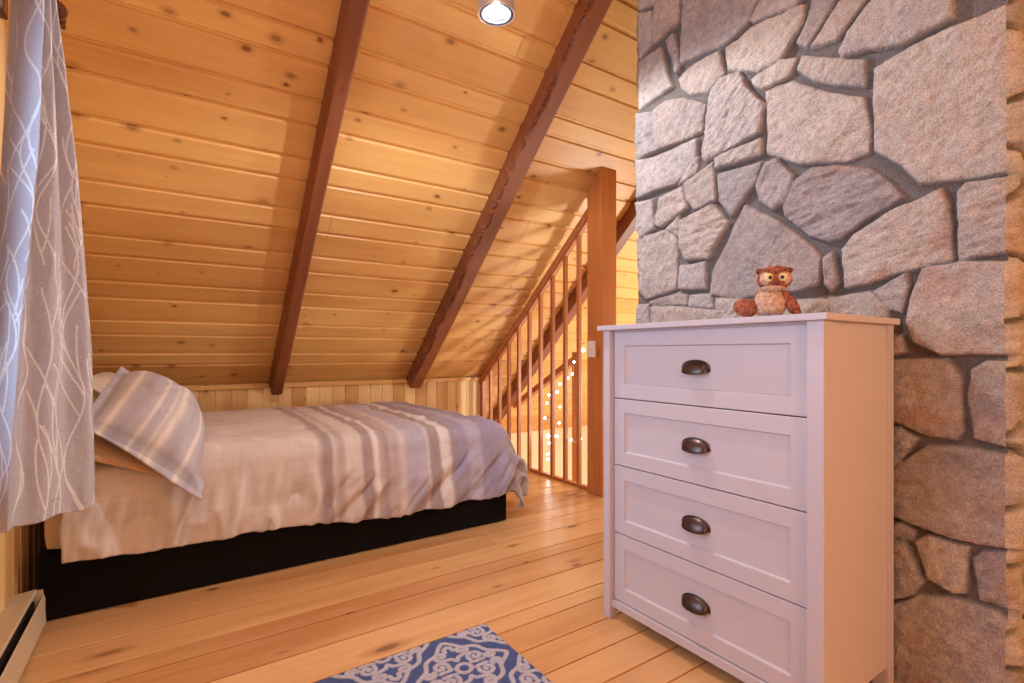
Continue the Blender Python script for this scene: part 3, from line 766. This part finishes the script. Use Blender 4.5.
# duvet
DL0, DX, DY = -.335, 1.645, 2.525     # head end, foot edge, front edge
TOPZ = .575
def duvet():
    la, lb = 2.0+.40, 1.50+.385
    na, nb_ = 300, 230
    a = np.linspace(0, la, na); b = np.linspace(0, lb, nb_)
    Aa, Bb = np.meshgrid(a, b, indexing='ij')
    Lx = DX-DL0; Ly = 4.03-DY
    # hem wanders, rises a little towards the foot and its corner is rounded
    hem = 1+.05*(fbm(Aa*2.2, Aa*0, 3, 3))
    Bb = Bb*hem*(1-.030*sstep(1.0, 0, Aa)-.006)
    q = np.clip((Aa-Lx)/.40, 0, 1)*np.clip((Bb-Ly)/.385, 0, 1)
    ex = Aa-Lx; ey = Bb-Ly
    r = .075; q0 = r*PI/2
    def unroll(e):
        """arc length past the edge -> (outward, down)"""
        e = e+r
        out = np.where(e < 0, e, np.where(e < q0, r*np.sin(np.clip(e/r, 0, PI/2)), r))-r
        dn = np.where(e < 0, 0, np.where(e < q0, r*(1-np.cos(np.clip(e/r, 0, PI/2))), r+e-q0))
        return out, dn
    ox, dx_ = unroll(ex); oy, dy_ = unroll(ey)
    px = np.maximum(ex, 0); py = np.maximum(ey, 0); ang = np.arctan2(py, px+1e-9)
    both = (px > 0) & (py > 0); rad = np.hypot(px, py)
    X = DX+ox; Y = DY-oy; dn = np.maximum(dx_, dy_)
    orad, drad = unroll(rad)
    wc = sstep(0, .10, np.minimum(px, py))
    X = np.where(both, (DX+ox)*(1-wc)+(DX+orad*np.cos(ang)+.010*np.sin(ang*3)*sstep(0, .3, rad))*wc, X)
    Y = np.where(both, (DY-oy)*(1-wc)+(DY-orad*np.sin(ang)-.010*np.cos(ang*3)*sstep(0, .3, rad))*wc, Y)
    dn = np.where(both, dn*(1-wc)+np.minimum(drad*.93, .50)*wc, dn)
    hang = sstep(.04, .26, dn)
    # puff of the top
    top = 1-sstep(0, .06, dn)
    pf = np.sin(np.clip(Aa/Lx, 0, 1)*PI)**.5*np.sin(np.clip(Bb/Ly, 0, 1)*PI)**.6
    Z = TOPZ-dn+top*(.028*pf+.03*fbm(Aa*3, Bb*3, 5, 3)+.012*fbm(Aa*9+Bb*3, Bb*9, 6, 4))
    Z = Z-top*.02*sstep(.35, 0, Aa)
    # folds: gentle verticals near the head, long diagonals towards the foot
    ph = Aa*16+fbm(Aa*3, Bb*3, 8, 3)*5
    vert = np.sin(ph)*sstep(1.0, .2, Aa)*.008
    q1 = (Aa+Bb); q2 = (Aa-Bb)
    dia = (.16-np.abs(fbm(q1*7, q2*1.3, 9, 3, .45)))*sstep(.5, 1.2, Aa)*.20
    cr2 = (.14-np.abs(fbm(Aa*9+Bb*1.5, Bb*2.2-Aa, 19, 3, .45)))*.17*sstep(1.3, .7, Aa)
    cr = .022*fbm(Aa*5, Bb*4, 12, 3)
    big = (.022+vert*.6+dia+cr+cr2)*hang
    nx = np.where(ex > 0, np.cos(ang), 0); ny = np.where(ex > 0, np.sin(ang), 1.0)
    X = X+big*nx*(hang); Y = Y-big*ny
    # foot side leans out
    X = X+.10*sstep(.0, .30, np.where(both | (ex > 0), dn, 0))*nx
    Z = np.maximum(Z, .03); lim = 2.506+.09*sstep(.30, .12, dn); Y = np.where((ny > .7) & (dn > .12), lim-.004*np.log1p(np.exp(np.clip((lim-Y)/.004, -30, 30))), Y)
    # creases on the top, running lengthways
    Z = Z+top*.010*(np.abs(fbm(Aa*5-Bb*6, Bb*11+Aa*2, 17, 4))*2-.3)*sstep(.5, 1.1, Bb)
    Z = Z+top*(.006*fbm(Aa*26, Bb*20, 31, 3)+.05*(.14-np.abs(fbm(Aa*2.5+Bb*2, Bb*6-Aa*5, 35, 3)))*sstep(0, .3, Bb)); Y = Y-(1-top)*ny*.004*fbm(Aa*24+Bb*8, Bb*20, 32, 3)
    # colours: stripes across, told by the length along the bed
    xs = [P(u, y=2.46, v=400)[0]-DL0 for u in (0, 320, 327, 334, 337, 342, 346, 350, 364, 367, 375, 377, 378.5, 381, 383, 390, 394, 400, 405, 412, 428, 432, 434, 443, 445, 449, 453, 456, 462, 470, 474, 484, 487, 502, 520, 600)]
    bg = srgb(214, 200, 192); dk = srgb(170, 150, 148); md = srgb(190, 172, 166); wh = srgb(228, 216, 210); pu = srgb(166, 152, 170); pl = srgb(190, 178, 190)
    cl = [bg, bg, dk, dk, bg, dk if 0 else md, md, bg, bg, dk, dk, bg, wh, wh, md, dk, md, md, bg, pl, pl, bg, dk, dk, wh, wh, wh, dk, pu, pu, pl, pl, pu, pu, pl, pl]
    xs = np.array(xs); o = np.argsort(xs); xs = xs[o]; cl = np.array(cl)[o]
    aw = Aa+.006*fbm(Aa*4, Bb*4, 20, 3)
    Ck = np.stack([np.interp(aw, xs, cl[:, i]) for i in range(3)], -1)
    Ck = Ck*(1+.18*fbm(Aa*9, Bb*9, 22, 4)+.12*fbm(Aa*90, Bb*12, 23, 2)+.12*fbm(Aa*12, Bb*90, 24, 2))[..., None]
    foot = sstep(0, .06, ex)[..., None]
    strip2 = (.5+.5*np.sin(Bb*38+fbm(Aa*4, Bb*4, 4)*3))[..., None]
    Ck = Ck*(1-foot)+(np.array(srgb(186, 170, 158))*(1-strip2)+np.array(srgb(160, 146, 150))*strip2)*foot
    return np.stack([X, Y, Z], -1), Ck
V, Ck = duvet()
me = grid_mesh('duvet', V, Ck); 
for p_ in me.polygons: pass
dv = link('duvet', me, M_cloth)
so = dv.modifiers.new('t', 'SOLIDIFY'); so.thickness = .012; so.offset = -1
tag(dv, 'rumpled beige duvet with purple-grey stripes draped over the bed', 'duvet')

# pillows
def pillow(name, C4, thick, flange, colf, m, label, sd=0, corner_pull=.0, group=None, squash=1.0):
    """C4: four corners (near-low, near-high, far-high, far-low)"""
    n = 70; root = None
    s = np.linspace(-flange, 1+flange, n)
    S, T = np.meshgrid(s, s, indexing='ij')
    a, b, c_, d = [np.array(q, float) for q in C4]
    Pn = (a*(1-S)[..., None]+b*S[..., None])*(1-T)[..., None]+(d*(1-S)[..., None]+c_*S[..., None])*T[..., None]
    nrm = np.cross(b-a, d-a); nrm /= np.linalg.norm(nrm)
    if nrm[2] < 0: nrm = -nrm
    s_ = np.clip(S, 0, 1); t_ = np.clip(T, 0, 1)
    infl = (np.sin(s_*PI)*np.sin(t_*PI)); infl = np.clip(infl, 0, 1)**.42
    w = .012*fbm(S*6, T*6, sd, 4)*3*infl+.006*fbm(S*5, T*5, sd+3, 3)
    rip = .006*np.sin(T*26+S*5)*(1-infl)
    cols = colf(S, T)
    up = Pn+nrm*(thick*(.62*infl)+w+rip+.003)[..., None]
    dn = Pn-nrm*(thick*squash*(.38*infl)-w*.3-rip+.003)[..., None]
    me_u = grid_mesh(name, up, cols)
    o1 = link(name, me_u, m, None)
    # join lower half into same mesh via bmesh
    bm = bmesh.new(); bm.from_mesh(me_u)
    me_d = grid_mesh('tmp', dn, cols); bm.from_mesh(me_d); bpy.data.meshes.remove(me_d)
    bmesh.ops.remove_doubles(bm, verts=bm.verts, dist=.0002)
    be = [e for e in bm.edges if e.is_boundary]
    bmesh.ops.bridge_loops(bm, edges=be)
    bmesh.ops.recalc_face_normals(bm, faces=bm.faces)
    bm.to_mesh(me_u); bm.free()
    for p_ in me_u.polygons: p_.use_smooth = True
    return tag(o1, label, 'pillow', group)
def shamcol(S, T):
    base_ = np.array(srgb(190, 182, 190)); wh = np.array(srgb(236, 224, 212)); dk = np.array(srgb(158, 146, 158))
    x = S+.03*fbm(S*3, T*3, 3)
    x = x+.06*(T-.5)
    k = np.zeros(S.shape)
    for p_, w_, v_ in ((.05, .04, -.5), (.17, .022, .9), (.30, .04, -.3), (.43, .035, .9), (.50, .015, .6), (.62, .018, .8), (.76, .05, -.4), (.88, .025, 1)):
        k = k+v_*np.exp(-((x-p_)/w_)**2)
    kp = np.clip(k, 0, 1)[..., None]; kn_ = np.clip(-k, 0, 1)[..., None]
    cc = base_*(1-kp)+wh*kp; cc = cc*(1-kn_)+dk*kn_
    seam = (np.exp(-((S-0)/.008)**2)+np.exp(-((T-0)/.008)**2)+np.exp(-((S-1)/.008)**2)+np.exp(-((T-1)/.008)**2))[..., None]
    return cc*(1-.4*np.clip(seam, 0, 1))*(1+.12*fbm(S*20, T*20, 5, 3))[..., None]
def plain(col):
    def f(S, T): return np.ones(S.shape+(1,))*np.array(col)*(1+.10*fbm(S*12, T*12, 5, 3))[..., None]
    return f
pA = P(195, y=2.40, v=488); pB = P(90, y=2.52, v=424); pC = P(124, y=3.10, v=374); pD = P(197, y=3.0, v=424)
pillow('pillow_sham', (pA, pB, pC, pD), .29, .075, shamcol, M_pillow, 'striped grey pillow in flanged sham leaning at the head of the bed', sd=2, squash=.3)
pE = P(196, y=2.53, v=492); pF = P(70, y=2.55, v=462)
q1 = np.array(P(184, y=2.455, v=484)); q2 = np.array(P(58, y=2.47, v=450))
pillow('pillow', (q1, q2, q2+(0, .62, .10), q1+(0, .62, .17)), .11, .0, plain(srgb(200, 158, 122)), M_pillow, 'plain tan pillow lying under the striped sham', sd=12, squash=.3)
pillow('pillow', ((-.12, 3.30, .62), (-.36, 3.30, .86), (-.36, 3.95, .86), (-.12, 3.95, .62)), .16, .02, plain(srgb(226, 208, 190)), M_pillow, 'pale cream pillow farthest back, mostly hidden behind the striped sham', sd=22)

# ------------------------------------------------------------------ curtain with rod
def branch_lines():
    r = random.Random(5); segs = []
    def strand(x, y, L, amp, wl, ph, dep, side=1):
        pts_ = []; n_ = int(L/.015)
        for i in range(n_+1):
            t_ = i/n_
            pts_.append((x+amp*(math.sin(ph+2*PI*t_*L/wl)-math.sin(ph))+side*.10*t_*t_*(dep == 0), y-t_*L))
        segs.append(pts_)
        if dep:
            for k in range(int(L/.16)):
                i = r.randrange(2, n_-2); s_ = r.choice((-1, 1)); x0, y0 = pts_[i]
                q = []; l = r.uniform(.10, .24); a = s_*r.uniform(.25, .5); bend = -s_*r.uniform(2.0, 5.0) if r.random() < .5 else s_*r.uniform(.5, 3)
                for j in range(int(l/.012)):
                    q.append((x0, y0)); a += bend*.012; x0 += .012*math.sin(a); y0 -= .012*math.cos(a)
                segs.append(q)
    for i in range(10):
        for j in range(2): strand(.02+i*.055+r.uniform(-.02, .02), .9+j*.85, r.uniform(.75, 1.0), r.uniform(.018, .035), r.uniform(.3, .5), r.uniform(0, 6), 1)
    return segs
def curtain():
    rowsv = np.array([-30, 0, 170, 350, 520]); 
    uA = np.interp; 
    kA = [12, 10, 0, -16, -32]; kB = [36, 34, 27, 11, 1]; kC = [50, 53, 76, 91, 95]
    dA = [1.52, 1.51, 1.47, 1.43, 1.36]; dB = [1.47, 1.46, 1.42, 1.40, 1.37]; dC = [1.53, 1.525, 1.55, 1.58, 1.61]
    nv_, nu_ = 560, 300
    t = np.linspace(0, 1, nv_)
    zt_, zb = 2.15, .515
    out = np.zeros((nu_, nv_, 3)); 
    Pk = np.zeros((3, 5, 3))
    for i in range(5):
        for j, (ks, ds) in enumerate(((kA, dA), (kB, dB), (kC, dC))):
            Pk[j, i] = P(ks[i], d=ds[i], v=rowsv[i])
    z = zt_+(zb-zt_)*t
    cur = np.zeros((3, nv_, 3))
    for j in range(3):
        zz = Pk[j, :, 2][::-1]
        for a in range(2): cur[j, :, a] = np.interp(z, zz, Pk[j, :, a][::-1])
        cur[j, :, 2] = z
    s = np.linspace(0, 1, nu_)
    sb = .36
    for i, q in enumerate(s):
        if q < sb: w = q/sb; p_ = cur[0]*(1-w)+cur[1]*w
        else: w = (q-sb)/(1-sb); p_ = cur[1]*(1-w)+cur[2]*w
        out[i] = p_
    # soft pleats normal to the panel
    A_ = s[:, None]; T_ = t[None, :]
    nrm = np.array([.62, -.78]) 
    amp = (.016*(1-T_)+.010)
    ple = np.sin(A_*2*PI*3.2+T_*.8+.6)*amp+.012*fbm(A_*5+T_*0, T_*5, 3, 4)+.006*fbm(A_*14, T_*22, 5, 3)
    ple = ple+.02*np.exp(-((A_-sb)/.05)**2)
    edge_in = sstep(0, .08, A_)*sstep(1, .93, A_)*.7+.3
    out[..., 0] += nrm[0]*ple*edge_in; out[..., 1] += nrm[1]*ple*edge_in
    out[..., 0] = np.maximum(out[..., 0], XL+.03)
    out[..., 2] += (T_ > .97)*.004*np.sin(A_*20)
    # embroidery
    Uc = A_*.52+0*T_; Vc = T_*1.64+0*A_
    D = np.full(Uc.shape, 9.0)
    for sg in branch_lines():
        for (x0, y0), (x1, y1) in zip(sg, sg[1:]):
            i0 = max(0, int((min(x0, x1)-.012)/.52*nu_)); i1 = min(nu_, int((max(x0, x1)+.012)/.52*nu_)+2)
            j0 = max(0, int((min(y0, y1)-.012)/1.64*nv_)); j1 = min(nv_, int((max(y0, y1)+.012)/1.64*nv_)+2)
            if i0 >= i1 or j0 >= j1: continue
            ux = Uc[i0:i1, j0:j1]-x0; vy = Vc[i0:i1, j0:j1]-y0; ex_, ey_ = x1-x0, y1-y0
            tt = np.clip((ux*ex_+vy*ey_)/(ex_*ex_+ey_*ey_+1e-9), 0, 1)
            dd = np.hypot(ux-ex_*tt, vy-ey_*tt); D[i0:i1, j0:j1] = np.minimum(D[i0:i1, j0:j1], dd)
    m = (1-sstep(.0018, .0040, D))[..., None]
    cc = np.array(srgb(206, 200, 208))*(1-m)+np.array(srgb(250, 248, 250))*m
    return out, cc
V, Ck = curtain()
ct = link('curtain', grid_mesh('curtain', V, Ck), M_curt)
so = ct.modifiers.new('t', 'SOLIDIFY'); so.thickness = .0025; so.offset = 0
tag(ct, 'grey curtain panel with white branching embroidery beside the left window', 'curtain')
rod = empty('curtain_rod', (-.31, 1.4, 2.127), label='dark curtain rod with twisted finial above the grey curtain', cat='curtain rod')
bm = bmesh.new(); tube(bm, [(0, -.85, 0), (0, .80, 0)], .010, 12); obj('rod', bm, M_wine, rod, True)
prof = [(0, -.012), (.012, -.010), (.010, 0), (.024, .012), (.027, .025), (.022, .038), (.010, .046), (.013, .052), (.016, .064), (.011, .078), (.006, .088), (.009, .094), (.006, .102), (0, .106)]
bm = bmesh.new(); lathe(bm, prof, 20, Matrix.Translation((0, .79, 0)) @ Matrix.Rotation(-PI/2, 4, 'X') @ Matrix.Diagonal((1, 1, 1.45, 1))); obj('finial', bm, M_wine, rod, True)
bm = bmesh.new(); box(bm, (-.149, .705, -.108), (-.104, .765, .02), .008); box(bm, (-.145, .732, -.016), (.004, .748, -.008), .002); tube(bm, [(-.14, .74, -.045), (-.10, .74, -.04), (-.02, .74, -.012)], .006, 8)
obj('bracket', bm, M_wine, rod)

# ------------------------------------------------------------------ baseboard heater
ht = empty('baseboard_heater', (XL, .8, 0), label='beige metal baseboard heater along the left wall by the bed', cat='heater')
def prism(name, prof, y0, y1, m, parent):
    bm = bmesh.new(); a = [bm.verts.new((x, y0, z)) for x, z in prof]; b = [bm.verts.new((x, y1, z)) for x, z in prof]
    bm.faces.new(a); bm.faces.new(b[::-1])
    for i in range(len(prof)): bm.faces.new((a[i], b[i], b[(i+1) % len(prof)], a[(i+1) % len(prof)]))
    bmesh.ops.recalc_face_normals(bm, faces=bm.faces); return obj(name, bm, m, parent)
hy0, hy1 = -2.0, 1.655
prism('top_cover', [(0, .146), (.060, .152), (.064, .148), (.063, .140), (.059, .145), (0, .140)], hy0, hy1, M_heat, ht)
prism('back_plate', [(0, .005), (.012, .005), (.012, .145), (0, .145)], hy0, hy1, M_heat, ht)
prism('fin_bank', [(.014, .045), (.062, .045), (.062, .120), (.014, .120)], hy0+.03, hy1-.03, M_heatd, ht)
prism('front_panel', [(.070, .018), (.078, .018), (.088, .030), (.084, .122), (.079, .124), (.078, .120), (.080, .108), (.080, .032)], hy0, hy1-.002, M_heat, ht)
prism('end_cap', [(0, .003), (.070, .003), (.084, .03), (.086, .112), (.080, .138), (.080, .148), (0, .147)], hy1-.012, hy1-.001, M_heat, ht)

# ------------------------------------------------------------------ hanging spot lamp
lp = empty('ceiling_lamp', LAMP, label='nickel cylinder spotlight hanging from the sloped ceiling', cat='ceiling lamp')
R0 = .074
bm = bmesh.new(); lathe(bm, [(R0-.006, -.0), (R0, -.002), (R0, .15), (R0-.004, .165), (.02, .172), (0, .172)], 36)
o = obj('lamp_shade', bm, M_steel, lp, True)
o.modifiers.new('es', 'EDGE_SPLIT').split_angle = math.radians(40)
bm = bmesh.new(); lathe(bm, [(R0-.006, 0), (.054, .0), (.054, .012), (.054, .06)], 36); obj('reflector', bm, mat('dark_reflector', (.05, .05, .055), .5, .3), lp, True)
bm = bmesh.new(); lathe(bm, [(0, .014), (.03, .014), (.050, .015), (.051, .022)], 32); obj('lens', bm, M_lens, lp, True)
zz_ = zc(LAMP[1])-LAMP[2]
bm = bmesh.new(); tube(bm, [(0, 0, .17), (0, 0, zz_-.02)], .009, 12); obj('stem', bm, M_steel, lp, True)
bm = bmesh.new(); lathe(bm, [(0, -.03), (.05, -.03), (.055, -.02), (.055, 0), (0, 0)], 28, Matrix.Translation((0, 0, zz_-.004)) @ Matrix.Rotation(-math.atan(TAN), 4, 'X')); obj('canopy', bm, M_steel, lp)

# ------------------------------------------------------------------ rug
def spiral(cx, cy, r, a0, turns, dirn, n=28):
    return [(cx+r*(1-.82*i/n)*math.cos(a0+dirn*2*PI*turns*i/n), cy+r*(1-.82*i/n)*math.sin(a0+dirn*2*PI*turns*i/n)) for i in range(n+1)]
def rug():
    x0, x1, y0, y1 = -.30, .957, .82, 1.603
    st = .0032
    xs = np.arange(x0, x1, st); ys_ = np.arange(y0, y1, st)
    X, Y = np.meshgrid(xs, ys_, indexing='ij')
    h = .195
    # fold everything into one medallion cell (centre at the point below)
    u = (X-.765)/h; v = (Y-1.408)/h
    # checkerboard lattice of medallions
    i = np.round((u+v)/2); j = np.round((u-v)/2)
    lu = (u-(i+j))*h; lv = (v-(i-j))*h
    au, av = np.abs(lu), np.abs(lv)
    D = np.full(X.shape, 9.0)
    def stroke(pts):
        nonlocal D
        for (xa_, ya_), (xb, yb_) in zip(pts, pts[1:]):
            ex_, ey_ = xb-xa_, yb_-ya_; t = np.clip(((au-xa_)*ex_+(av-ya_)*ey_)/(ex_*ex_+ey_*ey_+1e-12), 0, 1)
            D = np.minimum(D, np.hypot(au-xa_-ex_*t, av-ya_-ey_*t))
    stroke([(.023*math.cos(a), .023*math.sin(a)) for a in np.linspace(0, PI/2, 9)])
    stroke(spiral(.062, .040, .027, PI*1.15, 1.15, -1)); stroke(spiral(.036, .092, .024, -PI/2, 1.15, 1))
    stroke([(.0, .045), (.012, .062), (.030, .066), (.040, .068)])
    stroke([(.036, .015), (.05, .012), (.075, .012)])
    stroke(spiral(.108, .024, .020, PI*.9, 1.1, 1)); stroke([(0, .13), (.012, .122), (.014, .105)])
    # scalloped outline
    ol = []
    for a in np.linspace(0, PI/2, 40):
        r = .152/(abs(math.cos(a))**1.15+abs(math.sin(a))**1.15)**.87+.007*math.cos(8*a); ol.append((r*math.cos(a), r*math.sin(a)))
    stroke(ol)
    D = D+.0016*fbm(X*120, Y*120, 4, 2)
    m = (1-sstep(.0062, .0088, D))[..., None]
    n = (1+.35*fbm(X*160, Y*160, 8, 2))[..., None]
    cols = (np.array(srgb(78, 92, 138))*(1-m)+np.array(srgb(190, 184, 190))*m)*n
    Z = .007+.0016*m[..., 0]+.001*fbm(X*90, Y*90, 9, 2)
    e = np.minimum(np.minimum(X-x0, x1-X), np.minimum(Y-y0, y1-Y))
    Z = np.where(e < .004, .001, Z)
    return grid_mesh('rug', np.stack([X, Y, Z], -1), cols)
rg = link('rug', rug(), M_rug)
tag(rg, 'blue rug with pale scrolling medallions on the plank floor', 'rug')
